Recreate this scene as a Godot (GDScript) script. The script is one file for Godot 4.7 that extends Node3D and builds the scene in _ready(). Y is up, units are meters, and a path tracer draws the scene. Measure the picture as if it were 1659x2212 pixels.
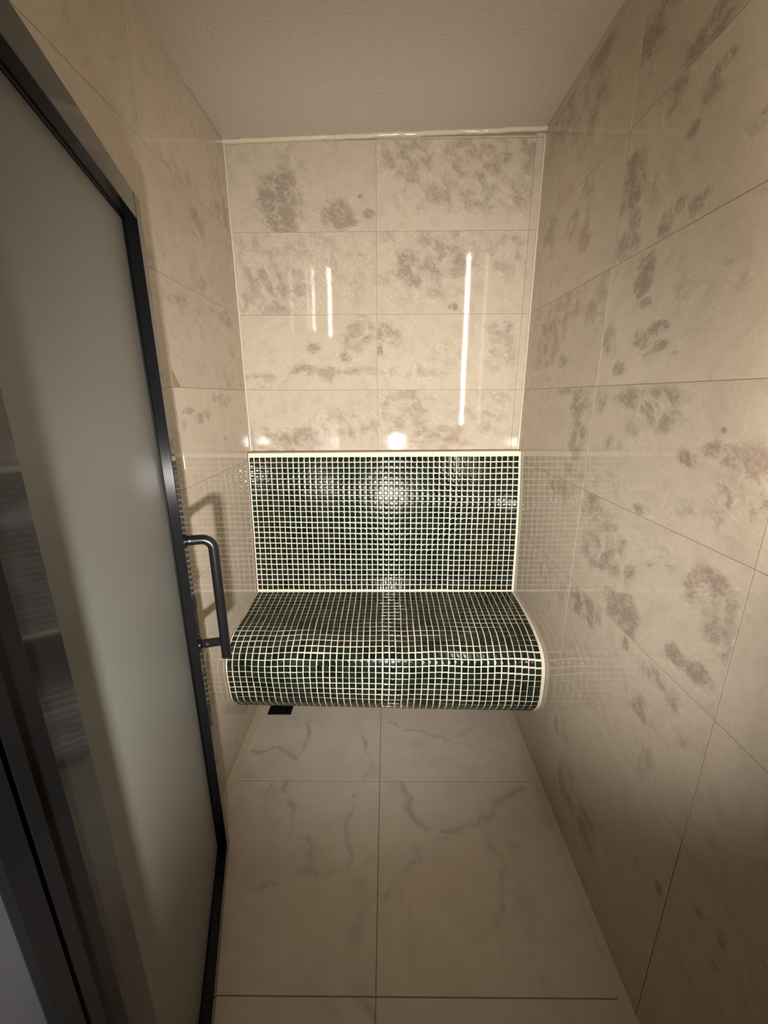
extends Node3D
# A narrow tiled steam room: stone tiled walls, marble floor, a green mosaic bench at the end and an open frosted glass door.
# Units are metres; floor at y 0, the back wall at z 0, the camera looks towards -z.

const ROW := 0.302          # a wall tile with its joint
const DATUM := 1.4877       # the joint that lies at eye level
const CEIL := 2.4102
const LEFT_X := -0.5829
const RIGHT_X := 0.6372
const EYE := Vector3(0.0412, 1.4614, 1.8684)

var rng := RandomNumberGenerator.new()
var numbers := {}
var patches := {"back": [], "right": [], "left": []}
var veins := []
var M := {}
var rag_px: PackedByteArray
var fine_px: PackedByteArray
var low_px: PackedByteArray


# ------------------------------------------------------------------ shapes
class Shape:
	var v := PackedVector3Array()
	var n := PackedVector3Array()
	var t := PackedVector2Array()
	var i := PackedInt32Array()

	func quad(a: Vector3, b: Vector3, c: Vector3, d: Vector3, ua := Vector2.ZERO, ub := Vector2.ZERO, uc := Vector2.ZERO, ud := Vector2.ZERO) -> void:
		var m := (c - a).cross(d - b).normalized()   # corners anticlockwise seen from outside
		var k := v.size()
		for p in [a, b, c, d]:
			v.push_back(p)
			n.push_back(m)
		for p in [ua, ub, uc, ud]:
			t.push_back(p)
		for q in [0, 2, 1, 0, 3, 2]:
			i.push_back(k + q)

	func face(pts: Array, centre: Vector3) -> void:   # a convex face turned away from the centre
		var m: Vector3 = (pts[1] - pts[0]).cross(pts[2] - pts[0]).normalized()
		var ps := pts.duplicate()
		if m.dot(pts[0] - centre) < 0.0:
			ps.reverse()
			m = -m
		var k := v.size()
		for p in ps:
			v.push_back(p)
			n.push_back(m)
			t.push_back(Vector2(p.x, p.y))
		for q in range(1, ps.size() - 1):
			i.append_array([k, k + q + 1, k + q])

	func box(lo: Vector3, hi: Vector3, ch := 0.001) -> void:   # a box with chamfered edges
		var c := (lo + hi) / 2.0
		var h := (hi - lo) / 2.0
		var r: float = minf(ch, minf(h.x, minf(h.y, h.z)) * 0.49)
		var s := [-1.0, 1.0]
		for ax in 3:
			var b := (ax + 1) % 3
			var d := (ax + 2) % 3
			for sa in s:
				var f := []
				for e in [[-1, -1], [1, -1], [1, 1], [-1, 1]]:
					var p := Vector3()
					p[ax] = sa * h[ax]
					p[b] = e[0] * (h[b] - r)
					p[d] = e[1] * (h[d] - r)
					f.append(c + p)
				face(f, c)
				for sb in s:
					var g := []
					for e in [[0, -1], [0, 1], [1, 1], [1, -1]]:
						var p := Vector3()
						p[ax] = sa * (h[ax] - (r if e[0] else 0.0))
						p[b] = sb * (h[b] - (0.0 if e[0] else r))
						p[d] = e[1] * (h[d] - r)
						g.append(c + p)
					face(g, c)
		for sx in s:
			for sy in s:
				for sz in s:
					var q := Vector3(sx, sy, sz)
					var f := []
					for ax in 3:
						var p := Vector3(h.x - r, h.y - r, h.z - r)
						p[ax] = h[ax]
						f.append(c + p * q)
					face(f, c)

	func solid(p: Array) -> void:   # eight corners: four below, four above, each round the same way
		var c := Vector3.ZERO
		for q in p:
			c += q / 8.0
		face([p[0], p[1], p[2], p[3]], c)
		face([p[4], p[5], p[6], p[7]], c)
		for k in 4:
			face([p[k], p[(k + 1) % 4], p[4 + (k + 1) % 4], p[4 + k]], c)

	func slab(w: float, h: float, thick: float, r: float, uv: Rect2) -> void:   # a tile whose face lies at z 0, edges eased
		var a := [Vector2(-w, -h) / 2, Vector2(w, -h) / 2, Vector2(w, h) / 2, Vector2(-w, h) / 2]
		var rings := []
		for lay in [[r, 0.0], [r * 0.3, -r * 0.35], [0.0, -r], [0.0, -thick]]:
			var ring := []
			for q in a:
				var p: Vector2 = q - Vector2(signf(q.x), signf(q.y)) * lay[0]
				ring.append(Vector3(p.x, p.y, lay[1]))
			rings.append(ring)
		var m := func(p: Vector3) -> Vector2: return Vector2(uv.position.x + uv.size.x * (p.x / w + 0.5), uv.position.y + uv.size.y * (0.5 - p.y / h))
		var f: Array = rings[0]
		quad(f[0], f[1], f[2], f[3], m.call(f[0]), m.call(f[1]), m.call(f[2]), m.call(f[3]))
		for k in 3:
			for e in 4:
				var p: Vector3 = rings[k + 1][e]
				var q: Vector3 = rings[k + 1][(e + 1) % 4]
				var u: Vector3 = rings[k][(e + 1) % 4]
				var o: Vector3 = rings[k][e]
				quad(p, q, u, o, m.call(p), m.call(q), m.call(u), m.call(o))

	func tube(path: Array, radius: float, sides := 20, squash := 1.0, capped := true) -> void:
		var first := v.size()
		var side := Vector3.ZERO
		for k in path.size():
			var d: Vector3 = (path[mini(k + 1, path.size() - 1)] - path[maxi(k - 1, 0)]).normalized()
			if k == 0:
				side = d.cross(Vector3.RIGHT if absf(d.x) < 0.9 else Vector3.UP).normalized()
			side = (side - d * side.dot(d)).normalized()
			var up := d.cross(side)
			for s in sides + 1:
				var a := TAU * s / sides
				var out := side * cos(a) + up * sin(a) * squash
				v.push_back(path[k] + out * radius)
				n.push_back((side * cos(a) * squash + up * sin(a)).normalized())
				t.push_back(Vector2(float(s) / sides, float(k)))
		for k in path.size() - 1:
			for s in sides:
				var a := first + k * (sides + 1) + s
				var b := a + sides + 1
				i.append_array([a, b, a + 1, a + 1, b, b + 1])
		if capped:
			for end in [0, path.size() - 1]:
				var c := v.size()
				var d: Vector3 = (path[0] - path[1] if end == 0 else path[-1] - path[-2]).normalized()
				v.push_back(path[end] + d * radius * 0.25)
				n.push_back(d)
				t.push_back(Vector2.ZERO)
				for s in sides + 1:
					v.push_back(v[first + end * (sides + 1) + s])
					n.push_back(d)
					t.push_back(Vector2.ZERO)
				for s in sides:
					i.append_array([c, c + 1 + s, c + 2 + s] if end == 0 else [c, c + 2 + s, c + 1 + s])

	func add(o: Shape, x: Transform3D) -> void:
		var k := v.size()
		for q in o.v.size():
			v.push_back(x * o.v[q])
			n.push_back((x.basis * o.n[q]).normalized())
			t.push_back(o.t[q])
		for q in o.i:
			i.push_back(k + q)

	func mesh() -> ArrayMesh:
		var a := []
		a.resize(Mesh.ARRAY_MAX)
		a[Mesh.ARRAY_VERTEX] = v
		a[Mesh.ARRAY_NORMAL] = n
		a[Mesh.ARRAY_TEX_UV] = t
		a[Mesh.ARRAY_INDEX] = i
		var m := ArrayMesh.new()
		m.add_surface_from_arrays(Mesh.PRIMITIVE_TRIANGLES, a)
		return m


# ------------------------------------------------------------------ naming
func numbered(called: String) -> String:
	var k: int = numbers.get(called, 0)
	numbers[called] = k + 1
	return called if k == 0 else "%s_%03d" % [called, k]


func tag(o: Node3D, label: String, category := "", group := "", kind := "") -> Node3D:
	o.set_meta("label", label)
	if category:
		o.set_meta("category", category)
	if group:
		o.set_meta("group", group)
	if kind:
		o.set_meta("kind", kind)
	return o


func base(called: String, at := Vector3.ZERO, turn := 0.0) -> Node3D:
	var o := Node3D.new()
	o.name = numbered(called)
	o.position = at
	o.rotation.y = turn
	add_child(o, true)
	return o


func obj(called: String, m: Mesh, mat: Material, parent: Node = self, x := Transform3D()) -> MeshInstance3D:
	var o := MeshInstance3D.new()
	o.name = called if parent != self else numbered(called)
	o.mesh = m
	o.material_override = mat
	o.transform = x
	parent.add_child(o, true)
	return o


# ------------------------------------------------------------------ materials
func mat(called: String, c: Color, rough: float, spec := 0.5, metal := 0.0) -> StandardMaterial3D:
	var m := StandardMaterial3D.new()
	m.resource_name = called
	m.albedo_color = c
	m.roughness = rough
	m.metallic_specular = spec
	m.metallic = metal
	M[called] = m
	return m


func noise(kind: int, freq: float, octaves: int, sd: int, warp := 0.0) -> FastNoiseLite:
	var f := FastNoiseLite.new()
	f.noise_type = kind
	f.seed = sd
	f.frequency = freq
	f.fractal_octaves = octaves
	if warp > 0.0:
		f.domain_warp_enabled = true
		f.domain_warp_amplitude = warp
		f.domain_warp_frequency = freq * 1.5
		f.domain_warp_fractal_octaves = 3
	return f


func _patch(wall: String, u: float, y: float, ru: float, ry: float, strength: float, tint: int) -> void:
	patches[wall].append([u, y, ru, ry, strength, tint])


func _vein(strength: float, width: float, pts: Array) -> void:
	veins.append([strength, width, pts])


func name_patches() -> void:   # the darker flakes of the stone: wall, place, half sizes, strength, warm or olive
	_patch("back", -0.380, 2.193, 0.070, 0.098, 0.90, 0)
	_patch("back", -0.153, 2.153, 0.053, 0.046, 0.90, 0)
	_patch("back", -0.030, 2.154, 0.018, 0.014, 1.00, 0)
	_patch("back", -0.110, 2.122, 0.035, 0.015, 0.90, 0)
	_patch("back", -0.318, 2.339, 0.051, 0.036, 0.40, 0)
	_patch("back", -0.064, 2.212, 0.009, 0.007, 0.80, 0)
	_patch("back", 0.126, 2.320, 0.094, 0.079, 0.60, 0)
	_patch("back", 0.389, 2.331, 0.169, 0.078, 0.60, 1)
	_patch("back", 0.353, 2.216, 0.190, 0.052, 0.55, 0)
	_patch("back", 0.558, 2.228, 0.051, 0.059, 0.60, 1)
	_patch("back", 0.572, 2.350, 0.034, 0.063, 0.70, 1)
	_patch("back", -0.440, 1.885, 0.149, 0.091, 0.60, 1)
	_patch("back", -0.428, 2.039, 0.154, 0.047, 0.40, 1)
	_patch("back", -0.193, 2.030, 0.135, 0.047, 0.35, 1)
	_patch("back", -0.123, 1.949, 0.082, 0.089, 0.35, 1)
	_patch("back", 0.140, 1.963, 0.063, 0.089, 0.70, 1)
	_patch("back", 0.274, 2.010, 0.134, 0.087, 0.60, 1)
	_patch("back", 0.206, 1.881, 0.128, 0.033, 0.50, 1)
	_patch("back", 0.314, 1.818, 0.018, 0.013, 0.90, 1)
	_patch("back", 0.514, 2.024, 0.080, 0.086, 0.45, 1)
	_patch("back", 0.050, 2.059, 0.054, 0.031, 0.40, 0)
	_patch("back", 0.096, 1.923, 0.073, 0.065, 0.40, 1)
	_patch("back", -0.275, 1.656, 0.029, 0.018, 0.80, 0)
	_patch("back", -0.082, 1.713, 0.066, 0.070, 0.60, 0)
	_patch("back", -0.308, 1.570, 0.068, 0.018, 0.70, 0)
	_patch("back", -0.212, 1.552, 0.058, 0.028, 0.60, 0)
	_patch("back", -0.075, 1.565, 0.078, 0.018, 0.60, 0)
	_patch("back", -0.516, 1.534, 0.079, 0.028, 0.50, 0)
	_patch("back", -0.132, 1.624, 0.029, 0.018, 0.70, 0)
	_patch("back", 0.050, 1.712, 0.057, 0.044, 0.70, 0)
	_patch("back", 0.012, 1.655, 0.014, 0.022, 0.80, 0)
	_patch("back", 0.166, 1.560, 0.154, 0.023, 0.40, 0)
	_patch("back", 0.527, 1.736, 0.056, 0.026, 0.60, 1)
	_patch("back", 0.535, 1.640, 0.057, 0.080, 0.50, 1)
	_patch("back", 0.308, 1.623, 0.057, 0.063, 0.35, 1)
	_patch("back", -0.437, 1.263, 0.153, 0.050, 0.70, 0)
	_patch("back", -0.160, 1.332, 0.151, 0.049, 0.50, 1)
	_patch("back", -0.302, 1.303, 0.061, 0.025, 0.60, 0)
	_patch("back", 0.120, 1.391, 0.109, 0.106, 0.55, 1)
	_patch("back", 0.282, 1.283, 0.130, 0.050, 0.60, 1)
	_patch("back", 0.466, 1.390, 0.108, 0.086, 0.40, 1)
	_patch("right", 0.415, 2.337, 0.059, 0.119, 0.70, 0)
	_patch("right", 0.174, 2.360, 0.099, 0.063, 0.60, 0)
	_patch("right", 0.381, 2.275, 0.114, 0.075, 0.45, 0)
	_patch("right", 0.695, 2.249, 0.075, 0.056, 0.70, 1)
	_patch("right", 0.882, 2.112, 0.053, 0.032, 0.80, 0)
	_patch("right", 0.941, 2.034, 0.024, 0.012, 0.90, 0)
	_patch("right", 0.919, 2.011, 0.025, 0.028, 0.60, 0)
	_patch("right", 0.810, 2.063, 0.044, 0.028, 0.60, 0)
	_patch("right", 0.887, 1.966, 0.022, 0.013, 0.70, 0)
	_patch("right", 1.050, 1.889, 0.023, 0.017, 0.70, 0)
	_patch("right", 0.668, 2.013, 0.021, 0.012, 0.95, 0)
	_patch("right", 0.684, 1.955, 0.046, 0.054, 0.90, 0)
	_patch("right", 0.723, 1.866, 0.024, 0.029, 0.80, 0)
	_patch("right", 0.706, 1.823, 0.050, 0.034, 0.70, 1)
	_patch("right", 0.844, 1.823, 0.025, 0.022, 0.90, 0)
	_patch("right", 0.884, 1.837, 0.017, 0.014, 0.80, 0)
	_patch("right", 0.934, 1.815, 0.021, 0.017, 0.70, 0)
	_patch("right", 0.966, 1.831, 0.015, 0.013, 0.60, 0)
	_patch("right", 0.986, 1.832, 0.006, 0.005, 0.90, 0)
	_patch("right", 0.778, 1.908, 0.043, 0.038, 0.40, 0)
	_patch("right", 0.795, 1.734, 0.032, 0.043, 1.00, 1)
	_patch("right", 0.813, 1.671, 0.020, 0.011, 1.00, 1)
	_patch("right", 0.876, 1.605, 0.032, 0.015, 0.90, 1)
	_patch("right", 0.845, 1.579, 0.027, 0.024, 0.80, 1)
	_patch("right", 0.892, 1.570, 0.025, 0.013, 0.80, 1)
	_patch("right", 0.810, 1.595, 0.015, 0.020, 0.70, 0)
	_patch("right", 0.949, 1.548, 0.011, 0.004, 0.90, 0)
	_patch("right", 0.962, 1.666, 0.047, 0.020, 0.50, 0)
	_patch("right", 1.050, 1.688, 0.008, 0.004, 0.70, 0)
	_patch("right", 1.072, 1.652, 0.032, 0.012, 0.35, 0)
	_patch("right", 0.436, 2.041, 0.037, 0.101, 0.50, 1)
	_patch("right", 0.160, 2.033, 0.054, 0.037, 0.70, 0)
	_patch("right", 0.344, 1.991, 0.042, 0.033, 0.60, 0)
	_patch("right", 0.447, 1.923, 0.037, 0.041, 0.60, 1)
	_patch("right", 0.346, 1.743, 0.119, 0.052, 0.55, 1)
	_patch("right", 0.581, 1.708, 0.053, 0.063, 0.50, 1)
	_patch("right", 0.216, 1.653, 0.108, 0.095, 0.60, 0)
	_patch("right", 0.676, 1.608, 0.032, 0.027, 0.80, 0)
	_patch("right", 0.741, 1.528, 0.025, 0.018, 0.70, 0)
	_patch("right", 0.380, 1.572, 0.029, 0.023, 0.70, 0)
	_patch("right", 0.547, 1.441, 0.059, 0.042, 0.70, 0)
	_patch("right", 0.551, 1.339, 0.048, 0.064, 0.70, 0)
	_patch("right", 0.435, 1.474, 0.042, 0.011, 0.70, 0)
	_patch("right", 0.675, 1.443, 0.039, 0.029, 0.60, 0)
	_patch("right", 0.880, 1.454, 0.120, 0.024, 0.75, 0)
	_patch("right", 0.945, 1.421, 0.058, 0.033, 0.65, 0)
	_patch("right", 0.858, 1.384, 0.042, 0.025, 0.50, 0)
	_patch("right", 0.768, 1.340, 0.034, 0.018, 0.60, 0)
	_patch("right", 1.119, 1.402, 0.005, 0.004, 1.00, 1)
	_patch("right", 1.049, 1.340, 0.028, 0.014, 0.80, 1)
	_patch("right", 1.123, 1.360, 0.051, 0.018, 0.80, 1)
	_patch("right", 1.188, 1.340, 0.043, 0.037, 0.70, 1)
	_patch("right", 1.151, 1.275, 0.019, 0.037, 0.60, 1)
	_patch("right", 1.046, 1.241, 0.034, 0.021, 0.60, 0)
	_patch("right", 1.227, 1.283, 0.018, 0.027, 0.80, 0)
	_patch("right", 1.194, 1.255, 0.020, 0.035, 0.40, 1)
	_patch("right", 0.937, 1.203, 0.032, 0.012, 0.70, 0)
	_patch("right", 0.768, 1.245, 0.069, 0.028, 0.40, 0)
	_patch("right", 0.717, 1.152, 0.058, 0.034, 0.85, 0)
	_patch("right", 0.771, 1.031, 0.100, 0.039, 0.70, 1)
	_patch("right", 0.828, 1.094, 0.073, 0.036, 0.60, 0)
	_patch("right", 0.929, 1.028, 0.020, 0.034, 0.70, 0)
	_patch("right", 1.029, 1.124, 0.032, 0.022, 0.60, 0)
	_patch("right", 1.135, 1.101, 0.025, 0.030, 0.75, 1)
	_patch("right", 1.171, 1.132, 0.037, 0.019, 0.80, 1)
	_patch("right", 1.179, 1.072, 0.022, 0.041, 0.65, 0)
	_patch("right", 1.219, 1.101, 0.013, 0.030, 0.60, 0)
	_patch("right", 1.216, 1.029, 0.020, 0.031, 0.70, 0)
	_patch("right", 1.120, 0.939, 0.027, 0.018, 0.85, 1)
	_patch("right", 1.189, 0.941, 0.034, 0.020, 0.85, 0)
	_patch("right", 1.008, 1.090, 0.022, 0.012, 0.60, 0)
	_patch("right", 0.927, 0.924, 0.056, 0.048, 1.00, 0)
	_patch("right", 0.872, 0.940, 0.039, 0.023, 0.90, 0)
	_patch("right", 0.738, 0.840, 0.080, 0.036, 0.80, 1)
	_patch("right", 0.496, 1.155, 0.095, 0.029, 0.60, 0)
	_patch("right", 0.529, 0.822, 0.153, 0.036, 0.50, 1)
	_patch("right", 0.569, 1.229, 0.048, 0.022, 0.60, 0)
	_patch("right", 1.075, 0.852, 0.052, 0.019, 0.60, 0)
	_patch("right", 1.036, 0.752, 0.035, 0.025, 0.60, 1)
	_patch("right", 1.076, 0.732, 0.027, 0.016, 0.70, 0)
	_patch("right", 1.146, 0.847, 0.022, 0.021, 0.60, 0)
	_patch("right", 0.707, 0.348, 0.046, 0.035, 0.60, 0)
	_patch("right", 0.961, 0.858, 0.013, 0.017, 0.70, 0)
	_patch("right", 0.789, 0.210, 0.056, 0.081, 0.60, 0)
	_patch("right", 0.935, 0.199, 0.043, 0.059, 0.60, 0)
	_patch("right", 0.711, 0.354, 0.051, 0.042, 0.50, 0)
	_patch("right", 1.052, 0.737, 0.040, 0.022, 0.60, 0)
	_patch("right", 1.102, 0.626, 0.023, 0.053, 0.50, 0)
	_patch("right", 1.175, 0.780, 0.026, 0.019, 0.50, 1)
	_patch("right", 1.154, 0.376, 0.017, 0.022, 0.60, 1)
	_patch("right", 1.219, 0.409, 0.011, 0.013, 0.70, 0)
	_patch("right", 1.319, 0.500, 0.011, 0.012, 0.70, 1)
	_patch("right", 1.368, 0.488, 0.012, 0.041, 0.50, 1)
	_patch("left", -0.096, 2.146, 0.069, 0.071, 0.60, 0)
	_patch("left", -0.316, 2.024, 0.054, 0.025, 0.60, 1)
	_patch("left", -0.395, 2.093, 0.114, 0.031, 0.50, 0)
	_patch("left", -0.299, 1.980, 0.067, 0.026, 0.50, 1)
	_patch("left", -0.643, 1.806, 0.034, 0.034, 0.50, 0)
	_patch("left", -0.358, 1.839, 0.063, 0.042, 0.45, 0)
	_patch("left", -0.512, 1.737, 0.052, 0.023, 0.45, 0)
	_patch("left", -0.144, 1.746, 0.042, 0.030, 0.70, 0)
	_patch("left", -0.241, 1.761, 0.050, 0.009, 0.60, 0)
	_patch("left", -0.371, 1.688, 0.043, 0.034, 0.35, 0)
	_patch("left", -0.625, 1.633, 0.030, 0.036, 0.40, 0)
	_patch("left", -0.119, 1.638, 0.044, 0.031, 0.50, 0)
	_patch("left", -0.111, 1.512, 0.091, 0.026, 0.50, 0)
	_patch("left", -0.241, 1.450, 0.053, 0.024, 0.70, 0)
	_patch("left", -0.327, 1.456, 0.024, 0.014, 0.60, 0)
	_patch("left", -0.551, 1.417, 0.044, 0.010, 0.70, 0)
	_patch("left", -0.454, 1.392, 0.050, 0.021, 0.70, 0)
	_patch("left", -0.588, 1.379, 0.025, 0.016, 0.50, 0)
	_patch("left", -0.268, 1.307, 0.026, 0.006, 0.60, 0)
	pass


func name_veins() -> void:     # the veins of the floor marble: strength, width, then x and z by turns
	_vein(0.8, 1.0, [-0.548, 0.468, -0.447, 0.454, -0.375, 0.480, -0.335, 0.512, -0.320, 0.480, -0.311, 0.413, -0.330, 0.310])
	_vein(0.8, 1.0, [-0.125, 0.332, -0.072, 0.331, -0.051, 0.397, -0.053, 0.465, -0.024, 0.517, -0.033, 0.559, -0.062, 0.594])
	_vein(0.4, 1.5, [-0.493, 0.487, -0.453, 0.512, -0.416, 0.512])
	_vein(0.6, 2.0, [-0.573, 0.568, -0.545, 0.591, -0.518, 0.579])
	_vein(0.35, 1.0, [-0.409, 0.278, -0.365, 0.317, -0.254, 0.261])
	_vein(0.6, 1.0, [0.040, 0.316, 0.134, 0.345, 0.236, 0.374, 0.301, 0.403, 0.442, 0.351])
	_vein(0.35, 1.0, [0.314, 0.395, 0.398, 0.430, 0.502, 0.463, 0.549, 0.488])
	_vein(0.35, 1.5, [0.023, 0.404, 0.085, 0.424, 0.174, 0.431, 0.221, 0.410])
	_vein(0.5, 1.0, [-0.404, 0.618, -0.407, 0.677, -0.415, 0.717])
	_vein(0.7, 1.3, [-0.368, 0.618, -0.337, 0.687, -0.300, 0.764, -0.282, 0.826, -0.222, 0.838, -0.174, 0.808])
	_vein(0.5, 1.3, [-0.200, 0.842, -0.206, 0.882, -0.202, 0.928, -0.264, 0.943, -0.394, 0.978])
	_vein(0.6, 1.0, [-0.076, 0.675, -0.090, 0.744, -0.093, 0.816, -0.083, 0.927, -0.130, 0.938, -0.199, 0.942])
	_vein(0.6, 1.0, [-0.083, 0.927, -0.027, 0.897, 0.008, 0.875])
	_vein(0.35, 2.5, [-0.039, 0.963, -0.030, 0.996, -0.042, 1.047, -0.053, 1.100])
	_vein(0.4, 3.0, [0.007, 1.158, -0.065, 1.188, -0.012, 1.197])
	_vein(0.8, 1.2, [0.101, 0.616, 0.119, 0.664, 0.134, 0.734, 0.168, 0.775, 0.211, 0.797, 0.276, 0.784, 0.350, 0.774, 0.427, 0.722, 0.465, 0.683, 0.562, 0.619])
	_vein(0.45, 1.5, [0.211, 0.797, 0.225, 0.831, 0.255, 0.806])
	_vein(0.5, 1.2, [0.368, 0.774, 0.395, 0.814, 0.405, 0.879, 0.413, 0.910, 0.422, 0.939, 0.383, 0.994, 0.363, 1.069, 0.355, 1.125])
	_vein(0.4, 1.0, [0.493, 0.813, 0.451, 0.894, 0.424, 0.932])
	_vein(0.6, 1.0, [0.176, 0.880, 0.124, 0.896, 0.081, 0.941, 0.048, 0.983, 0.020, 1.009])
	_vein(0.4, 1.5, [0.131, 0.849, 0.141, 0.896, 0.175, 0.888])
	_vein(0.3, 1.5, [0.087, 0.996, 0.107, 1.058, 0.118, 1.115])
	_vein(0.28, 2.5, [0.462, 0.939, 0.469, 1.038, 0.436, 1.113, 0.446, 1.199])
	_vein(0.3, 1.2, [0.109, 0.664, 0.110, 0.743, 0.102, 0.824])
	_vein(0.8, 1.5, [-0.014, 1.214, 0.003, 1.237, 0.011, 1.256])
	_vein(0.3, 2.5, [-0.114, 1.220, -0.077, 1.257])
	pass


func stone_image(wall: String, u0: float, u1: float, y0: float, y1: float, w: int, h: int, tiles: Array) -> Image:
	var field := PackedFloat32Array()
	var hue := PackedFloat32Array()
	field.resize(w * h)
	hue.resize(w * h)
	var kx := w / (u1 - u0)
	var ky := h / (y1 - y0)
	var out := PackedByteArray()
	out.resize(w * h * 3)
	out.fill(190)
	for tl in tiles:      # each tile is a face of its own, cut from another part of the stone
		var r: Rect2 = tl
		var c := r.get_center()
		var xa := clampi(int(floor((r.position.x - u0) * kx)) - 1, 0, w)
		var xb := clampi(int(ceil((r.end.x - u0) * kx)) + 1, 0, w)
		var ya := clampi(int(floor((y1 - r.end.y) * ky)) - 1, 0, h)
		var yb := clampi(int(ceil((y1 - r.position.y) * ky)) + 1, 0, h)
		for p in patches[wall]:
			if not r.has_point(Vector2(p[0], p[1])):
				continue
			var cx: float = (p[0] - u0) * kx
			var cy: float = (y1 - p[1]) * ky
			var rx: float = maxf(p[2] * kx, 3.0)
			var ry: float = maxf(p[3] * ky, 3.0)
			var st: float = p[4]
			var ti: float = p[5]
			for y in range(maxi(ya, int(cy - ry * 1.7)), mini(yb, int(cy + ry * 1.7))):
				var dy := (y - cy) / ry
				for x in range(maxi(xa, int(cx - rx * 1.7)), mini(xb, int(cx + rx * 1.7))):
					var dx := (x - cx) / rx
					var d := dx * dx + dy * dy
					if d < 2.8:
						var f := st * minf(1.0, 1.25 * (1.0 - d / 2.8))
						var k := y * w + x
						if f > field[k]:
							field[k] = f
							hue[k] = ti
		var ox := rng.randi_range(0, 1023)
		var oy := rng.randi_range(0, 1023)
		var ang := deg_to_rad(rng.randf_range(20.0, 60.0) * (1.0 if rng.randf() < 0.65 else -1.0))
		var ca := cos(ang)
		var sa := sin(ang)
		var g := 1.15 * 840.0 / kx
		var tone := rng.randf_range(-4.0, 4.0)
		for y in range(ya, yb):
			for x in range(xa, xb):
				var a := (x * ca + y * sa) * g
				var b := (y * ca - x * sa) * g
				var q := (int(b * 0.95 + oy) & 1023) * 1024 + (int(a * 0.7 + ox) & 1023)
				var rag := rag_px[q]
				var fine := fine_px[((int(b * 1.1) + ox) & 1023) * 1024 + ((int(a * 0.85) + oy) & 1023)]
				var low := low_px[((y + oy) & 1023) * 1024 + ((x + ox) & 1023)]
				var k := y * w + x
				var f := field[k]
				var e := f * 0.8 + (rag - 128) * 0.0040 + (fine - 128) * 0.0014 + (low - 128) * 0.001 - 0.4
				# crisp flakes where the stone is strongly marked, softer clouds elsewhere, and fine scratches along the grain
				var m := clampf((f * 0.5 + (fine - 128) * 0.0065 + (rag - 128) * 0.0045 - 0.37) * 8.0, 0.0, 1.0) * clampf((f - 0.3) * 1.4, 0.05, 0.8) + clampf((e + 0.1) * 2.6, 0.0, 1.0) * (0.16 + 0.28 * f) + clampf((e + 0.4) * 0.5, 0.0, 0.2)
				var scr := fine_px[((int(b * 1.5) + oy) & 1023) * 1024 + ((int(a * 0.5) + ox) & 1023)]
				var grain := 0.35 + minf(1.0, f * 1.6)
				if scr > 158:
					m -= (scr - 158) * 0.0032 * grain
				elif scr < 92:
					m += (92 - scr) * 0.0028 * grain
				if f > 0.15 and fine > 164:
					m -= (fine - 164) * 0.011                   # paler chips within a flake
				if f > 0.12 and absi(rag - 122) < 5:
					m -= 0.13                                # thin pale seams round the flakes
				m = clampf(m + (low - 120) * 0.0009, -0.14, 1.1)
				var n := (fine - 128) * 0.05 + (low - 128) * 0.05 + tone
				var hk := hue[k] if f > 0.05 else float(low > 128)
				k *= 3
				out[k] = clampi(int(196.0 + n - m * (38.0 - 2.5 * hk)), 0, 255)
				out[k + 1] = clampi(int(183.0 + n - m * (38.5 + 1.0 * hk)), 0, 255)
				out[k + 2] = clampi(int(164.0 + n * 0.95 - m * (36.0 - 1.0 * hk)), 0, 255)
	return Image.create_from_data(w, h, false, Image.FORMAT_RGB8, out)


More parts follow.
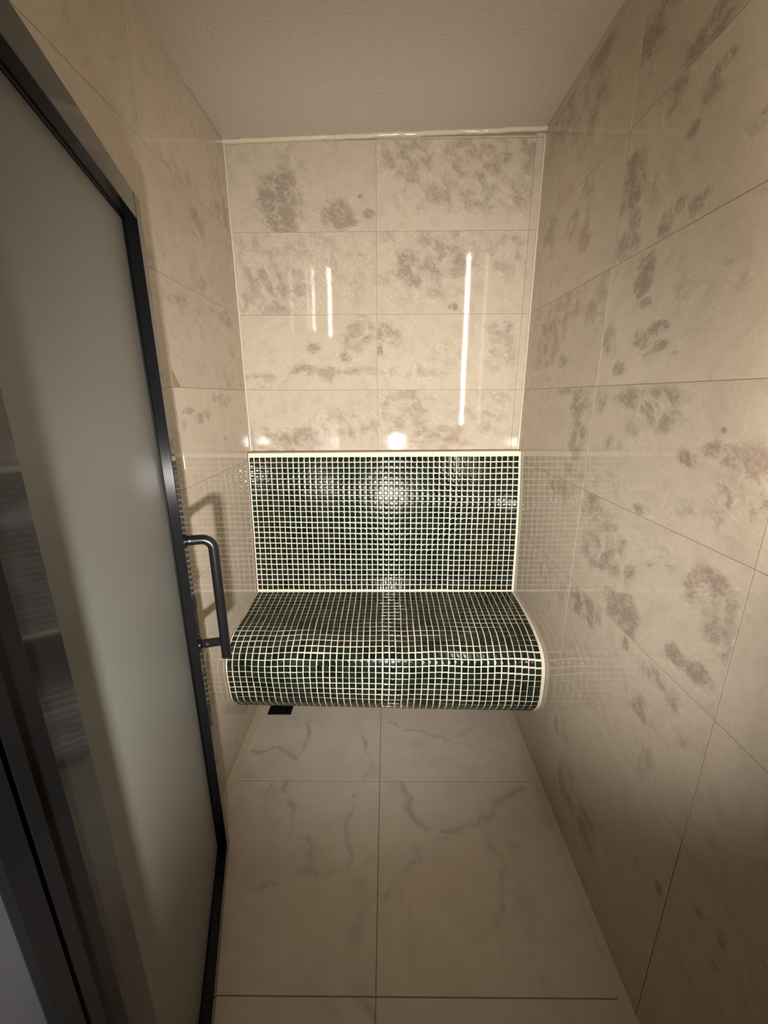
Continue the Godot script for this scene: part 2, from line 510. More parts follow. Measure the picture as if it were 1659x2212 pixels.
func marble_image(x0: float, x1: float, z0: float, z1: float, w: int, h: int) -> Image:
	var kx := w / (x1 - x0)
	var ky := h / (z1 - z0)
	var ink := PackedFloat32Array()
	ink.resize(w * h)
	var wob := noise(FastNoiseLite.TYPE_SIMPLEX, 9.0, 4, 31)
	for vn in veins:
		var p: Array = vn[2]
		var cells := p.size() / 2
		for s in cells - 1:
			var a := Vector2(p[s * 2], p[s * 2 + 1])
			var b := Vector2(p[s * 2 + 2], p[s * 2 + 3])
			var steps := int((b - a).length() / 0.0009) + 1
			for q in steps:
				var c := a.lerp(b, float(q) / steps)
				var tw := wob.get_noise_2d(c.x * 0.8 + 5.0, c.y * 0.8)
				c += Vector2(wob.get_noise_2d(c.x, c.y), wob.get_noise_2d(c.x + 7.0, c.y)) * 0.022
				c += Vector2(wob.get_noise_2d(c.x * 6.0, c.y * 6.0 + 3.0), wob.get_noise_2d(c.x * 6.0 + 9.0, c.y * 6.0)) * 0.004
				var wide: float = vn[1] * (3.0 + 5.0 * maxf(0.0, tw + 0.15))
				var st: float = vn[0] * 0.85 * clampf(0.75 + 1.2 * tw, 0.15, 1.0)
				var cx := int((c.x - x0) * kx)
				var cy := int((c.y - z0) * ky)
				var rr := int(wide * 2.2) + 1
				for y in range(maxi(0, cy - rr), mini(h, cy + rr + 1)):
					for x in range(maxi(0, cx - rr), mini(w, cx + rr + 1)):
						var d := Vector2(x - cx, y - cy).length() / wide
						var g := st * exp(-d * d) * 0.8 + st * 0.25 * exp(-d * d * 0.3)
						if g > ink[y * w + x]:
							ink[y * w + x] = g
	var out := PackedByteArray()
	out.resize(w * h * 3)
	for y in h:
		for x in w:
			var low := low_px[(y & 1023) * 1024 + (x & 1023)]
			var mid := rag_px[((y / 2) & 1023) * 1024 + ((x / 2) & 1023)]
			var cloud := clampf((low - 150) * 0.006, 0.0, 0.3)
			var m := clampf(ink[y * w + x] * (0.75 + (mid - 128) * 0.003) + cloud * 0.35, 0.0, 1.0)
			var n := (low - 128) * 0.05 + (mid - 128) * 0.03
			var k := (y * w + x) * 3
			out[k] = clampi(int(216.0 + n - m * 48.0), 0, 255)
			out[k + 1] = clampi(int(205.0 + n - m * 50.0), 0, 255)
			out[k + 2] = clampi(int(189.0 + n - m * 42.0), 0, 255)
	return Image.create_from_data(w, h, false, Image.FORMAT_RGB8, out)


func tex(im: Image) -> ImageTexture:
	return ImageTexture.create_from_image(im)


func normal_of(n: FastNoiseLite, size: int, strength: float) -> ImageTexture:
	var im := n.get_seamless_image(size, size)
	im.convert(Image.FORMAT_RGBA8)
	im.bump_map_to_normal_map(strength)
	return tex(im)


func make_materials() -> void:
	rag_px = noise(FastNoiseLite.TYPE_SIMPLEX, 0.016, 6, 3, 45.0).get_seamless_image(1024, 1024).get_data()
	fine_px = noise(FastNoiseLite.TYPE_SIMPLEX, 0.055, 4, 4, 18.0).get_seamless_image(1024, 1024).get_data()
	low_px = noise(FastNoiseLite.TYPE_SIMPLEX, 0.006, 3, 5).get_seamless_image(1024, 1024).get_data()
	mat("grout", Color(0.6, 0.55, 0.47), 0.75, 0.3)
	mat("pale_grout", Color(0.9, 0.86, 0.78), 0.6, 0.4)
	mat("sealant", Color(0.84, 0.79, 0.7), 0.1, 0.5)
	mat("fillet", Color(0.8, 0.74, 0.64), 0.5, 0.4)
	var c := mat("plaster", Color(0.78, 0.745, 0.69), 0.8, 0.3)
	c.heightmap_enabled = true
	c.heightmap_texture = tex(noise(FastNoiseLite.TYPE_SIMPLEX, 0.035, 4, 12, 20.0).get_seamless_image(1024, 1024))
	c.heightmap_scale = 0.16
	c.uv1_triplanar = true
	c.uv1_scale = Vector3.ONE * 2.2
	mat("black_metal", Color(0.08, 0.082, 0.088), 0.09, 0.4)
	mat("black_satin", Color(0.08, 0.08, 0.085), 0.25, 0.5)
	mat("gasket", Color(0.006, 0.006, 0.006), 0.5, 0.3)
	mat("screw_steel", Color(0.75, 0.74, 0.72), 0.25, 0.5, 1.0)
	mat("black_jamb", Color(0.035, 0.035, 0.04), 0.12, 0.35)
	mat("drain_steel", Color(0.05, 0.055, 0.07), 0.35, 0.5)
	mat("grey_tile", Color(0.16, 0.16, 0.165), 0.4, 0.4)
	mat("hall", Color(0.5, 0.46, 0.4), 0.8, 0.3)
	var gl := mat("frosted_glass", Color(0.56, 0.558, 0.535, 0.75), 0.42, 0.5)
	gl.refraction_enabled = true
	gl.refraction_scale = 0.05
	for k in 5:
		var s := 1.0 + 0.22 * (k - 2)
		mat("mosaic_%d" % k, Color(Color(0.009 * s, 0.0165 * s, 0.0095 * s).linear_to_srgb(), 1.0), 0.09, 0.5)
	var led := mat("led_glow", Color(1, 0.95, 0.85), 0.5)
	led.emission_enabled = true
	led.emission = Color(1.0, 0.88, 0.7)
	led.emission_energy_multiplier = 1.0


# ------------------------------------------------------------------ setting
func tile_wall(called: String, wall: String, at: Vector3, turn: float, facing: Basis, cols: Array, u0: float, u1: float, y0: float, y1: float, size: Vector2i, top: Callable, slab_box: Array, label: String) -> Node3D:
	var root := base(called, at, turn)
	tag(root, label, "wall", "", "structure")
	var s := Shape.new()
	s.box(slab_box[0], slab_box[1], 0.0005)
	obj("grout_bed", s.mesh(), M.grout, root)
	var rects := []
	for col in cols:
		for k in range(-5, 4):
			var ya := maxf(DATUM + k * ROW + 0.0008, 0.002)
			var yb := DATUM + (k + 1) * ROW - 0.0008
			if k == 3:
				yb = (top as Callable).call((col[0] + col[1]) * 0.5) - 0.004
			if yb - ya > 0.006:
				rects.append(Rect2(col[0] + 0.0008, ya, col[1] - col[0] - 0.0016, yb - ya))
	var m := mat("stone_" + wall, Color.WHITE, 0.042 if wall == "back" else 0.05, 0.5 if wall == "back" else 0.33)
	m.albedo_texture = tex(stone_image(wall, u0, u1, y0, y1, size.x, size.y, rects))
	m.normal_enabled = true
	m.normal_texture = M.tile_relief
	m.normal_scale = 0.004
	for r in rects:
		if r.end.y < y0:
			continue
		var sh := Shape.new()
		sh.slab(r.size.x, r.size.y, 0.008, 0.0004, Rect2((r.position.x - u0) / (u1 - u0), (y1 - r.end.y) / (y1 - y0), r.size.x / (u1 - u0), r.size.y / (y1 - y0)))
		var c: Vector2 = r.get_center()
		var tilt := Basis.from_euler(Vector3(rng.randf_range(-0.0012, 0.0012), rng.randf_range(-0.0012, 0.0012), 0))
		obj("tile", sh.mesh(), m, root, Transform3D(facing * tilt, facing * Vector3(c.x, c.y, rng.randf_range(-0.0003, 0.0003))))
	return root


func build_room() -> void:
	M.tile_relief = normal_of(noise(FastNoiseLite.TYPE_SIMPLEX, 0.16, 3, 21), 1024, 6.0)
	var top_at := func(x: float) -> float: return CEIL + 0.0219 * x
	var back_top := func(x: float) -> float: return CEIL + 0.0219 * x - 0.012
	var right_top := func(_z: float) -> float: return CEIL + 0.0219 * RIGHT_X
	var left_top := func(_z: float) -> float: return CEIL + 0.0219 * LEFT_X
	# back wall: two full columns and a narrow strip at the right
	tile_wall("wall_back", "back", Vector3.ZERO, -atan(0.0132), Basis(), [[-0.5829, 0.0], [0.0, 0.602], [0.602, 0.637]], -0.6, 0.65, 1.18, 2.45, Vector2i(1100, 1100), back_top,
		[Vector3(-0.75, -0.1, -0.1), Vector3(0.8, 2.6, -0.0007)], "beige stone tiled end wall above the green mosaic bench")
	# right wall
	var fr := Basis(Vector3(0, 0, 1), Vector3(0, 1, 0), Vector3(-1, 0, 0))
	tile_wall("wall_right", "right", Vector3(RIGHT_X, 0, 0), atan(0.0073), fr, [[0.0, 0.641], [0.641, 1.243], [1.243, 1.845]], -0.02, 1.9, 0.0, 2.45, Vector2i(1500, 1920), right_top,
		[Vector3(0.0007, -0.1, -0.1), Vector3(0.1, 2.6, 2.8)], "long wall of polished beige stone tiles on the right")
	# left wall
	var fl := Basis(Vector3(0, 0, -1), Vector3(0, 1, 0), Vector3(1, 0, 0))
	tile_wall("wall_left", "left", Vector3(LEFT_X, 0, 0), 0.0, fl, [[-0.62, 0.0], [-1.222, -0.62], [-1.57, -1.222]], -1.6, 0.02, 0.0, 2.45, Vector2i(1150, 1750), left_top,
		[Vector3(-0.1, -0.1, -0.1), Vector3(-0.0007, 2.6, 2.8)], "beige stone tiled wall behind the open glass door")
	# floor of large marble tiles
	var floor_root := base("floor")
	tag(floor_root, "floor of large beige marble tiles with grey veins", "floor", "", "structure")
	var s := Shape.new()
	s.box(Vector3(-0.8, -0.12, -0.1), Vector3(0.8, -0.0012, 2.8), 0.0005)
	obj("grout_bed", s.mesh(), M.grout, floor_root)
	var fm := mat("marble", Color.WHITE, 0.3, 0.4)
	fm.albedo_texture = tex(marble_image(-0.6, 0.66, 0.0, 1.3, 1060, 1090))
	var ff := Basis(Vector3(1, 0, 0), Vector3(0, 0, -1), Vector3(0, 1, 0))
	for cx in [[-0.5829, 0.0133], [0.0133, 0.6372 + 0.012]]:
		for cz in [[0.0, 0.608], [0.608, 1.21], [1.21, 1.812], [1.812, 2.414]]:
			var w: float = cx[1] - cx[0] - 0.0025
			var d: float = cz[1] - cz[0] - 0.0025
			var sh := Shape.new()
			sh.slab(w, d, 0.009, 0.001, Rect2((cx[0] + 0.6) / 1.26, cz[0] / 1.3, w / 1.26, d / 1.3))
			obj("tile", sh.mesh(), fm, floor_root, Transform3D(ff, Vector3((cx[0] + cx[1]) / 2, rng.randf_range(-0.0004, 0.0004), (cz[0] + cz[1]) / 2)))
	# ceiling, a little out of level
	s = Shape.new()
	var c := func(x: float, z: float) -> float: return CEIL + 0.0219 * x - 0.0089 * z
	s.solid([Vector3(-0.8, c.call(-0.8, -0.1), -0.1), Vector3(0.8, c.call(0.8, -0.1), -0.1), Vector3(0.8, c.call(0.8, 2.8), 2.8), Vector3(-0.8, c.call(-0.8, 2.8), 2.8),
		Vector3(-0.8, 2.6, -0.1), Vector3(0.8, 2.6, -0.1), Vector3(0.8, 2.6, 2.8), Vector3(-0.8, 2.6, 2.8)])
	tag(obj("ceiling", s.mesh(), M.plaster), "grey beige ceiling of stippled plaster", "ceiling", "", "structure")
	# the wall across the room behind the camera, and the pier on which the door hangs
	s = Shape.new()
	s.box(Vector3(-0.8, -0.1, 2.7), Vector3(0.8, 2.6, 2.8))
	tag(obj("wall_front", s.mesh(), M.hall), "plain wall across the near end of the room", "wall", "", "structure")
	s = Shape.new()
	s.box(Vector3(-0.62, -0.01, 1.62), Vector3(-0.277, 2.45, 1.80))
	tag(obj("wall_pier", s.mesh(), M.grey_tile), "grey tiled end of the short wall the glass door hangs on", "wall", "", "structure")
	# sealant: under the ceiling, in the two corners of the back wall, and along the foot of the side walls
	var path := []
	for k in 60:
		var x := -0.585 + 1.225 * k / 59.0
		path.append(Vector3(x, top_at.call(x) - 0.006 + rng.randf_range(-0.0012, 0.0012), 0.005 + 0.0132 * x + rng.randf_range(-0.001, 0.001)))
	s = Shape.new()
	s.tube(path, 0.0085, 12)
	tag(obj("trim_1", s.mesh(), M.sealant), "lumpy pale sealant bead between end wall and ceiling", "sealant", "", "structure")
	for side in [[LEFT_X + 0.0025, -0.0077 + 0.002, "left"], [RIGHT_X - 0.0025, 0.0084 + 0.002, "right"]]:
		path = []
		for k in 50:
			path.append(Vector3(side[0] + rng.randf_range(-0.0004, 0.0004), 1.2 + 1.2 * k / 49.0, side[1] + rng.randf_range(-0.0004, 0.0004)))
		s = Shape.new()
		s.tube(path, 0.0042, 12)
		tag(obj("trim_2" if side[2] == "left" else "trim_3", s.mesh(), M.sealant), "thin glossy sealant bead up the %s corner of the end wall" % side[2], "sealant", "", "structure")
	for side in [["baseboard_left", LEFT_X, -1.0], ["baseboard_right", RIGHT_X, 1.0]]:
		s = Shape.new()
		var x0: float = side[1] + 0.002 * side[2]
		var x1: float = side[1] - 0.024 * side[2]
		var dz := 0.0073 if side[2] > 0 else 0.0
		for k in 9:
			var za := 0.012 + k * 0.21
			var zb := za + 0.2095
			s.solid([Vector3(x0 + dz * za, -0.004, za), Vector3(x1 + dz * za, -0.004, za), Vector3(x1 + dz * zb, -0.004, zb), Vector3(x0 + dz * zb, -0.004, zb),
				Vector3(x0 + dz * za, 0.013, za), Vector3(x1 + dz * za, 0.0015, za), Vector3(x1 + dz * zb, 0.0015, zb), Vector3(x0 + dz * zb, 0.013, zb)])
		tag(obj(side[0], s.mesh(), M.fillet), "pale sloping fillet along the foot of the %s wall" % ("right" if side[2] > 0 else "left"), "fillet", "", "structure")


# ------------------------------------------------------------------ the mosaic bench
var prof_l: Array
var prof_r: Array
var arc := PackedFloat32Array()

func smooth_line(p: Array, per: int) -> Array:
	var out := []
	for k in p.size() - 1:
		var a: Vector2 = p[maxi(k - 1, 0)]
		var b: Vector2 = p[k]
		var c: Vector2 = p[k + 1]
		var d: Vector2 = p[mini(k + 2, p.size() - 1)]
		for q in per:
			out.append(b.cubic_interpolate(c, a, d, float(q) / per))
	out.append(p[-1])
	return out


func bench_point(s: float, x: float, snug := false) -> Vector3:
	var k := clampi(arc.bsearch(s) - 1, 0, arc.size() - 2)
	var f := (s - arc[k]) / maxf(arc[k + 1] - arc[k], 1e-6)
	var u := clampf((x - LEFT_X) / (RIGHT_X - LEFT_X), 0.0, 1.0)
	var l: Vector2 = (prof_l[k] as Vector2).lerp(prof_l[k + 1], f)
	var r: Vector2 = (prof_r[k] as Vector2).lerp(prof_r[k + 1], f)
	var p := l.lerp(r, u)
	if snug:
		x = lerpf(LEFT_X + 0.003, RIGHT_X + 0.0073 * p.y - 0.0012, u)
	return Vector3(x, p.x + DATUM, p.y)


func build_bench() -> void:
	var keys_l := [Vector2(-0.272, 0.043), Vector2(-0.493, 0.058), Vector2(-0.706, 0.071), Vector2(-0.93, 0.088)]
	var keys_r := [Vector2(-0.262, 0.050), Vector2(-0.493, 0.090), Vector2(-0.700, 0.109), Vector2(-0.91, 0.120)]
	var seat_l := [Vector2(-0.93, 0.088), Vector2(-0.945, 0.263), Vector2(-0.946, 0.36), Vector2(-0.951, 0.42), Vector2(-0.972, 0.477), Vector2(-1.005, 0.51), Vector2(-1.04, 0.521),
		Vector2(-1.08, 0.521), Vector2(-1.16, 0.512), Vector2(-1.197, 0.502), Vector2(-1.228, 0.480), Vector2(-1.266, 0.445), Vector2(-1.287, 0.38), Vector2(-1.29, 0.25), Vector2(-1.29, -0.007)]
	var seat_r := [Vector2(-0.91, 0.120), Vector2(-0.917, 0.28), Vector2(-0.929, 0.385), Vector2(-0.940, 0.435), Vector2(-0.958, 0.488), Vector2(-0.990, 0.527), Vector2(-1.03, 0.543),
		Vector2(-1.07, 0.549), Vector2(-1.145, 0.548), Vector2(-1.185, 0.540), Vector2(-1.22, 0.519), Vector2(-1.267, 0.474), Vector2(-1.29, 0.41), Vector2(-1.295, 0.25), Vector2(-1.295, 0.009)]
	prof_l = smooth_line(keys_l, 12)
	prof_r = smooth_line(keys_r, 12)
	var crease_k := prof_l.size() - 1
	prof_l.append_array(smooth_line(seat_l, 12).slice(1))
	prof_r.append_array(smooth_line(seat_r, 12).slice(1))
	arc.clear()
	var sum := 0.0
	for k in prof_l.size():
		if k > 0:
			sum += ((prof_l[k] + prof_r[k]) / 2.0 as Vector2).distance_to((prof_l[k - 1] + prof_r[k - 1]) / 2.0)
		arc.append(sum)
	var crease := arc[crease_k]

	var bench := base("mosaic_bench", Vector3(0.027, 0, 0))
	tag(bench, "built-in bench with high back covered in dark green glass mosaic and cream grout", "bench")
	var off := Transform3D(Basis(), Vector3(-0.027, 0, 0))
	var xs := []
	for k in 25:
		xs.append(LEFT_X + (RIGHT_X - LEFT_X) * k / 24.0)
	# the grout body: the back with its ledge, and the seat that curls over and under
	for part in [["backrest", 0, crease_k], ["seat", crease_k, prof_l.size() - 1]]:
		var s := Shape.new()
		var rows := []
		if part[0] == "backrest":
			rows.append([])
			for x in xs:
				var p := bench_point(0.0, x, true)
				rows[0].append(Vector3(x, p.y + 0.001, 0.0132 * x + 0.0006))
		for k in range(part[1], part[2] + 1):
			var row := []
			for x in xs:
				row.append(bench_point(arc[k], x, true))
			rows.append(row)
		for r in rows.size() - 1:
			for k in xs.size() - 1:
				s.quad(rows[r + 1][k], rows[r + 1][k + 1], rows[r][k + 1], rows[r][k])
		# smooth normals along the sweep
		var at := {}
		for q in s.v.size():
			var key := Vector3i((s.v[q] * 20000.0).round())
			at[key] = at.get(key, Vector3.ZERO) + s.n[q]
		for q in s.v.size():
			var m: Vector3 = at[Vector3i((s.v[q] * 20000.0).round())]
			if m.normalized().dot(s.n[q]) > 0.8:
				s.n[q] = m.normalized()
		tag(obj(part[0], s.mesh(), M.pale_grout, bench, off), "cream grout bed of the %s" % part[0])

	# glass tiles: eight slightly different castings
	var kinds := []
	for k in 8:
		kinds.append(glass_tile())
	var pitch := 0.02512
	var wav := noise(FastNoiseLite.TYPE_SIMPLEX, 2.6, 2, 77)
	var spots := []
	var x_first := LEFT_X + 0.0035 + pitch / 2
	var bands := [[0.0185, crease - 0.003], [crease + 0.0035, crease + 0.80]]
	for band in bands:
		var s: float = band[0]
		while s < band[1]:
			var tall := minf(pitch, band[1] - s)
			if tall > 0.009:
				for col in 48:
					var x: float = x_first + col * pitch + (0.0012 if col > 23 else 0.0) + (0.001 if col > 35 else 0.0)
					var w1 := wav.get_noise_2d(x, s)
					var w2 := wav.get_noise_2d(x + 9.0, s * 1.4)
					var front := clampf((s - crease) / 0.3, 0.2, 1.0)
					var xx: float = x + w1 * 0.003 * front * clampf(minf(col, 47 - col) / 4.0, 0.0, 1.0) + rng.randf_range(-0.0004, 0.0004)
					var ss: float = s + tall / 2 + w2 * 0.005 * front + rng.randf_range(-0.0004, 0.0004) + (0.0012 if col > 35 else 0.0)
					var p := bench_point(ss, xx)
					var d := (bench_point(ss + 0.006, xx) - bench_point(ss - 0.006, xx)).normalized()
					var nrm := d.cross(Vector3.RIGHT).normalized()
					var right := Vector3.RIGHT
					var b := Basis(right, -d, nrm)
					b = b * Basis.from_euler(Vector3(rng.randf_range(-0.012, 0.012), rng.randf_range(-0.012, 0.012), rng.randf_range(-0.018, 0.018)))
					b = b * Basis.from_scale(Vector3(0.82 if col == 0 else 1.0, (tall - 0.0038) / (pitch - 0.0038), 1.0))
					var view := EYE - p
					var shows := maxf(0.0, nrm.dot(view.normalized())) * tall / view.length_squared()
					if col == 0:
						p.x += 0.0012
						shows *= 0.6
					spots.append([shows, Transform3D(b, p - Vector3(0.027, 0, 0)), rng.randi_range(0, 7), rng.randi_range(0, 4)])
			s += pitch
	spots.sort_custom(func(a, b): return a[0] > b[0])
	var rest := []
	for k in 5:
		rest.append(Shape.new())
	for k in spots.size():
		var q: Array = spots[k]
		if k < 300:
			obj("mosaic_tile", kinds[q[2]][1], M["mosaic_%d" % q[3]], bench, q[1])
		else:
			rest[q[3]].add(kinds[q[2]][0], q[1])
	# past three hundred: one part with the five tones of glass as its surfaces
	var joined := ArrayMesh.new()
	for k in 5:
		var a := []
		a.resize(Mesh.ARRAY_MAX)
		a[Mesh.ARRAY_VERTEX] = rest[k].v
		a[Mesh.ARRAY_NORMAL] = rest[k].n
		a[Mesh.ARRAY_TEX_UV] = rest[k].t
		a[Mesh.ARRAY_INDEX] = rest[k].i
		joined.add_surface_from_arrays(Mesh.PRIMITIVE_TRIANGLES, a)
		joined.surface_set_material(k, M["mosaic_%d" % k])
	var o := obj("mosaic_tiles", joined, null, bench)
	o.set_meta("kind", "stuff")


func glass_tile() -> Array:   # a small pillowed glass square with a soft, uneven face
	var s := Shape.new()
	var half := 0.0107
	var g := 4
	var pts := []
	var hgt := []
	for y in g + 1:
		for x in g + 1:
			var u := Vector2(x, y) / g * 2.0 - Vector2.ONE
			var e: float = maxf(absf(u.x), absf(u.y))
			var z := 0.0019 - 0.00012 * u.length_squared() + rng.randf_range(-0.00008, 0.00008)
			var sc := half - 0.0011 
			if e < 0.99:
				u *= 1.35
			pts.append(Vector3(u.x * sc, u.y * sc, z))
	var ring := []
	for lay in [[half - 0.0011, 0.0], [half - 0.0003, -0.0005], [half, -0.0013], [half, -0.004]]:
		var r := []
		for e in 16:
			var q := e % 4
			var u := Vector2(-1 + q * 0.5, -1)
			if e >= 12:
				u = Vector2(-1, 1 - q * 0.5)
			elif e >= 8:
				u = Vector2(1 - q * 0.5, 1)
			elif e >= 4:
				u = Vector2(1, -1 + q * 0.5)
			r.append(Vector3(u.x * lay[0], u.y * lay[0], 0.0019 + lay[1]))
		ring.append(r)
	for y in g:
		for x in g:
			s.quad(pts[y * 5 + x], pts[y * 5 + x + 1], pts[y * 5 + x + 6], pts[y * 5 + x + 5])
	for k in 16:   # the outermost points of the face meet the ring
		var u: Vector3 = ring[0][k]
		for q in s.v.size():
			if absf(s.v[q].x - u.x) < 1e-5 and absf(s.v[q].y - u.y) < 1e-5:
				ring[0][k] = s.v[q]
	for l in 3:
		for k in 16:
			s.quad(ring[l + 1][k], ring[l + 1][(k + 1) % 16], ring[l][(k + 1) % 16], ring[l][k])
	var at := {}
	for q in s.v.size():
		var key := Vector3i((s.v[q] * 200000.0).round())
		at[key] = at.get(key, Vector3.ZERO) + s.n[q]
	for q in s.v.size():
		var m: Vector3 = at[Vector3i((s.v[q] * 200000.0).round())]
		if m.normalized().dot(s.n[q]) > 0.75:
			s.n[q] = m.normalized()
	return [s, s.mesh()]


# ------------------------------------------------------------------ the glass door
func build_door() -> void:
	var a := 0.2764
	var door := base("door_1", Vector3(-0.480, 0, 0.885), PI / 2 + a)   # x runs to the free edge, z out of the near face
	tag(door, "frosted glass door in a glossy black frame, standing open on the left", "door", "", "structure")
	var yb := 0.055
	var yt := 1.819
	var near := -0.619
	var s := Shape.new()
	s.box(Vector3(near - 0.01, yb - 0.012, -0.036), Vector3(0.012, yt + 0.012, -0.028), 0.0008)
	tag(obj("pane", s.mesh(), M.frosted_glass, door), "pale frosted glass pane")
	for st in [[0.0, 0.044], [near - 0.07, near]]:
		s = Shape.new()
		s.box(Vector3(st[0], 0.01, -0.046), Vector3(st[1], yt + 0.05, 0.0), 0.0014)
		obj("stile", s.mesh(), M.black_metal, door)
	for ry in [[0.01, yb], [yt, yt + 0.05]]:
		s = Shape.new()
		s.box(Vector3(near, ry[0], -0.046), Vector3(0.0, ry[1], -0.0002), 0.0014)
		obj("rail", s.mesh(), M.black_metal, door)
	for q in [[Vector3(-0.005, yb, -0.028), Vector3(0.0, yt, -0.0235)], [Vector3(near, yb, -0.028), Vector3(near + 0.005, yt, -0.0235)], [Vector3(near, yb, -0.028), Vector3(0, yb + 0.005, -0.0235)], [Vector3(near, yt - 0.005, -0.028), Vector3(0, yt, -0.0235)]]:
		s = Shape.new()
		s.box(q[0], q[1], 0.0008)
		tag(obj("gasket", s.mesh(), M.gasket, door), "black rubber gasket")
	# handle: a tube that leaves the stile, bends down and runs past a flat bracket
	var hy := 1.098
	var reach := 0.066
	var path := [Vector3(0.022, hy, -0.002), Vector3(0.022, hy, 0.02)]
	for k in 9:
		var t := PI / 2 * k / 8.0
		path.append(Vector3(0.022, hy - 0.028 * (1.0 - cos(t)), reach - 0.028 + 0.028 * sin(t)))
	path.append_array([Vector3(0.022, 0.95, reach), Vector3(0.022, 0.85, reach), Vector3(0.022, 0.737, reach)])
	s = Shape.new()
	s.tube(path, 0.0132, 28)
	var handle := obj("handle", s.mesh(), M.black_satin, door)
	tag(handle, "black tubular pull handle")
	s = Shape.new()
	s.box(Vector3(0.0175, 0.775, -0.002), Vector3(0.0265, 0.801, reach), 0.003)
	obj("bracket", s.mesh(), M.black_satin, handle)
	for q in [[Vector3(0.0172, 0.788, 0.02), 0.0042], [Vector3(0.0098, hy + 0.002, 0.013), 0.0025]]:
		s = Shape.new()
		s.tube([q[0] + Vector3(0.003, 0, 0), q[0] + Vector3(-0.0012, 0, 0)], q[1], 14)
		obj("screw", s.mesh(), M.screw_steel, handle)
	for y in [hy, 0.788]:
		s = Shape.new()
		s.tube([Vector3(0.022, y, -0.001), Vector3(0.022, y, 0.004)], 0.018, 24)
		obj("rosette", s.mesh(), M.black_satin, handle)
	s = Shape.new()
	s.box(Vector3(0.012, 0.893, -0.001), Vector3(0.036, 0.937, 0.002), 0.0012)
	s.box(Vector3(0.018, 0.9, 0.0015), Vector3(0.022, 0.93, 0.004), 0.001)
	s.box(Vector3(0.028, 0.9, 0.0015), Vector3(0.031, 0.93, 0.004), 0.001)
	tag(obj("latch_plate", s.mesh(), M.drain_steel, door), "small latch plate on the door edge")

	# the black jamb on which the door turns
	s = Shape.new()
	s.box(Vector3(-0.31, 0.0, 1.545), Vector3(-0.286, 2.41, 1.62), 0.004)
	s.box(Vector3(-0.31, 0.0, 1.58), Vector3(-0.276, 2.41, 1.60), 0.003)
	s.box(Vector3(-0.305, 0.0, 1.603), Vector3(-0.271, 2.41, 1.633), 0.004)
	tag(obj("trim_4", s.mesh(), M.black_jamb), "glossy black door jamb at the hinge side", "door frame", "", "structure")


func build_drain() -> void:
	var d := base("floor_drain", Vector3(-0.472, 0.0, 0.205))
	tag(d, "small square black floor drain in the corner under the bench", "drain")
	var s := Shape.new()
	var h := 0.056
	for q in [[-h, -h, h, -h + 0.008], [-h, h - 0.008, h, h], [-h, -h, -h + 0.008, h], [h - 0.008, -h, h, h]]:
		s.box(Vector3(q[0], -0.002, q[1]), Vector3(q[2], 0.003, q[3]), 0.0008)
	obj("frame", s.mesh(), M.drain_steel, d)
	s = Shape.new()
	s.box(Vector3(-h + 0.006, -0.003, -h + 0.006), Vector3(h - 0.006, 0.0008, h - 0.006), 0.0004)
	obj("sump", s.mesh(), M.gasket, d)
	for k in 7:
		s = Shape.new()
		var x := -h + 0.0155 + k * 0.0135
		s.box(Vector3(x - 0.0035, -0.001, -h + 0.007), Vector3(x + 0.0035, 0.0025, h - 0.007), 0.0008)
		obj("slat", s.mesh(), M.drain_steel, d)


# ------------------------------------------------------------------ light
func led(at: Vector3, tall: float, wide: float, energy: float, turn: float, lips: Array, label: String) -> void:
	var o := base("unseen_led_strip", at + Vector3(0, -tall / 2, 0), turn)  # out of view, known only by its streak on the end wall
	tag(o, label, "lamp", "", "")
	var s := Shape.new()
	s.box(Vector3(-0.006, 0, -0.0005), Vector3(0.006, tall, 0.006), 0.001)
	for side in lips:   # added lips shape the beam and keep it off the walls beside it
		s.box(Vector3(0.0054 + 0.0006 * (side - 1.0) if side > 0 else -0.006, 0, -0.011), Vector3(0.006 if side > 0 else -0.0048, tall, 0.002), 0.0004)
	obj("housing", s.mesh(), M.black_metal, o)
	s = Shape.new()
	s.box(Vector3(-wide / 2, 0.002, -0.0022), Vector3(wide / 2, tall - 0.002, -0.0008), 0.0003)
	obj("diffuser", s.mesh(), M.led_glow, o)
	var l := AreaLight3D.new()
	l.name = "unseen_led_light"
	l.area_size = Vector2(wide, tall)
	l.light_color = Color(1.0, 0.95, 0.88)
	l.light_energy = energy
	l.area_range = 6.0
	l.shadow_enabled = true
	l.position = at + Basis(Vector3.UP, turn) * Vector3(0, 0, -0.003)
	l.rotation.y = turn
	add_child(l, true)


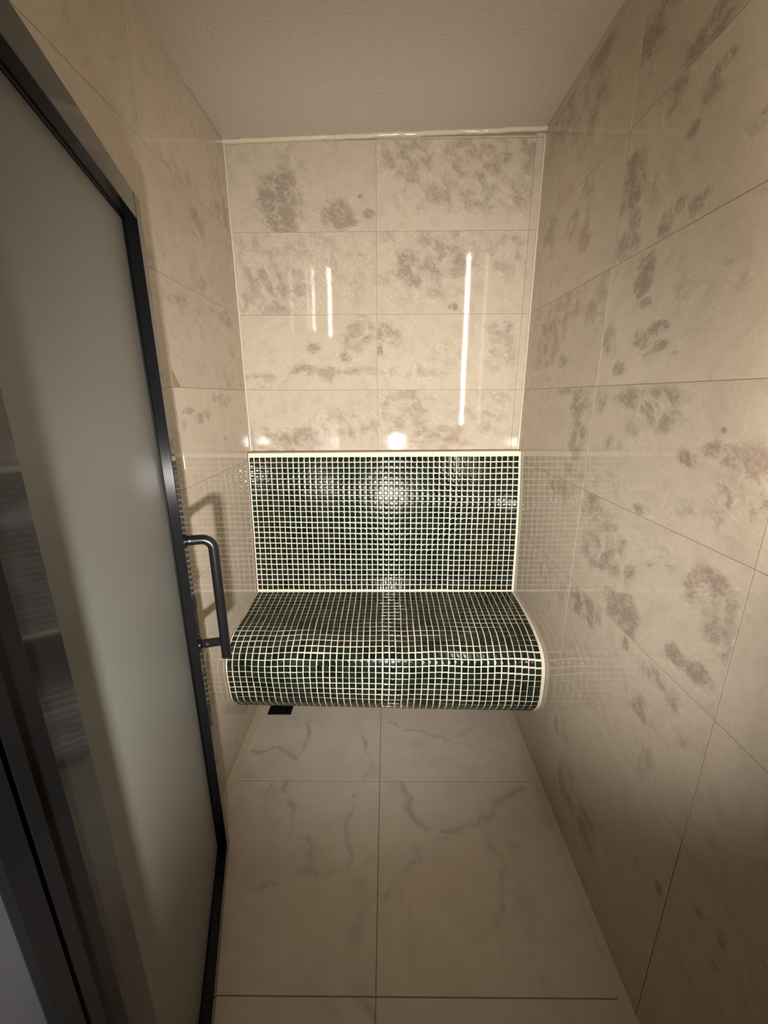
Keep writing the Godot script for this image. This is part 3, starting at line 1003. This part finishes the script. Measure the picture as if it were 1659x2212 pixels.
func _ready() -> void:
	rng.seed = 20
	# camera
	var cam := Camera3D.new()
	cam.name = "camera"
	cam.position = EYE
	cam.basis = Basis(Vector3.UP, 0.00709) * Basis(Vector3.RIGHT, -0.27652) * Basis(Vector3.BACK, -0.00179)
	cam.fov = 102.832
	cam.near = 0.02
	cam.far = 50.0
	cam.current = true
	add_child(cam)
	# surroundings and exposure: a closed room, so nothing but lamps out of view
	var env := Environment.new()
	env.background_mode = Environment.BG_COLOR
	env.background_color = Color(0.02, 0.018, 0.015)
	env.tonemap_mode = Environment.TONE_MAPPER_LINEAR
	env.tonemap_exposure = 0.97
	env.sdfgi_enabled = true
	env.ssao_enabled = true
	env.ssil_enabled = true
	var we := WorldEnvironment.new()
	we.name = "surroundings"
	we.environment = env
	add_child(we)
	# unseen lamp behind and below the camera, placed to light the end wall
	var spot := SpotLight3D.new()
	spot.name = "unseen_end_wall_lamp"
	spot.position = Vector3(0.08, 1.03, 2.2)
	spot.look_at_from_position(spot.position, Vector3(-0.04, 1.10, 0.0))
	spot.spot_angle = 42.0
	spot.spot_angle_attenuation = 1.0
	spot.spot_range = 8.0
	spot.spot_attenuation = 2.0
	spot.light_color = Color(1.0, 0.982, 0.96)
	spot.light_energy = 6.1
	spot.light_size = 0.035
	spot.shadow_enabled = true
	add_child(spot)

	make_materials()
	name_patches()
	name_veins()
	# unseen upright light strips, placed for the streaks on the end wall
	led(Vector3(0.583, 1.83, 1.39), 1.16, 0.005, 0.38, 0.0, [1.0], "unseen slim upright light strip beside the right wall, out of view")
	led(Vector3(-0.437, 2.14, 1.56), 0.5, 0.006, 0.11, 0.0, [-1.0, 1.0], "unseen slim upright light strip on the pier, out of view")
	led(Vector3(-0.562, 2.14, 1.56), 0.5, 0.006, 0.05, 0.0, [-1.0, 1.0], "unseen slim upright light strip on the pier near the left wall, out of view")
	# assumed fitting of the unseen lamp: a short black can with a glowing lens, its light just in front
	var can := base("unseen_spotlight", spot.position + spot.basis.z * 0.045)
	can.basis = spot.basis
	tag(can, "unseen black spotlight can with a round glowing lens, out of view, lighting the bench and end wall", "lamp")
	var cs := Shape.new()
	cs.tube([Vector3(0, 0, 0), Vector3(0, 0, 0.09)], 0.036, 28)
	obj("can", cs.mesh(), M.black_satin, can)
	cs = Shape.new()
	cs.tube([Vector3(0, 0, -0.0125), Vector3(0, 0, -0.009)], 0.026, 28)
	obj("lens", cs.mesh(), M.led_glow, can)
	cs = Shape.new()
	cs.tube([Vector3(0, -0.03, 0.05), Vector3(0, -1.06, 0.05 )], 0.009, 14)
	obj("stand", cs.mesh(), M.black_satin, can)
	build_room()
	build_bench()
	build_door()
	build_drain()
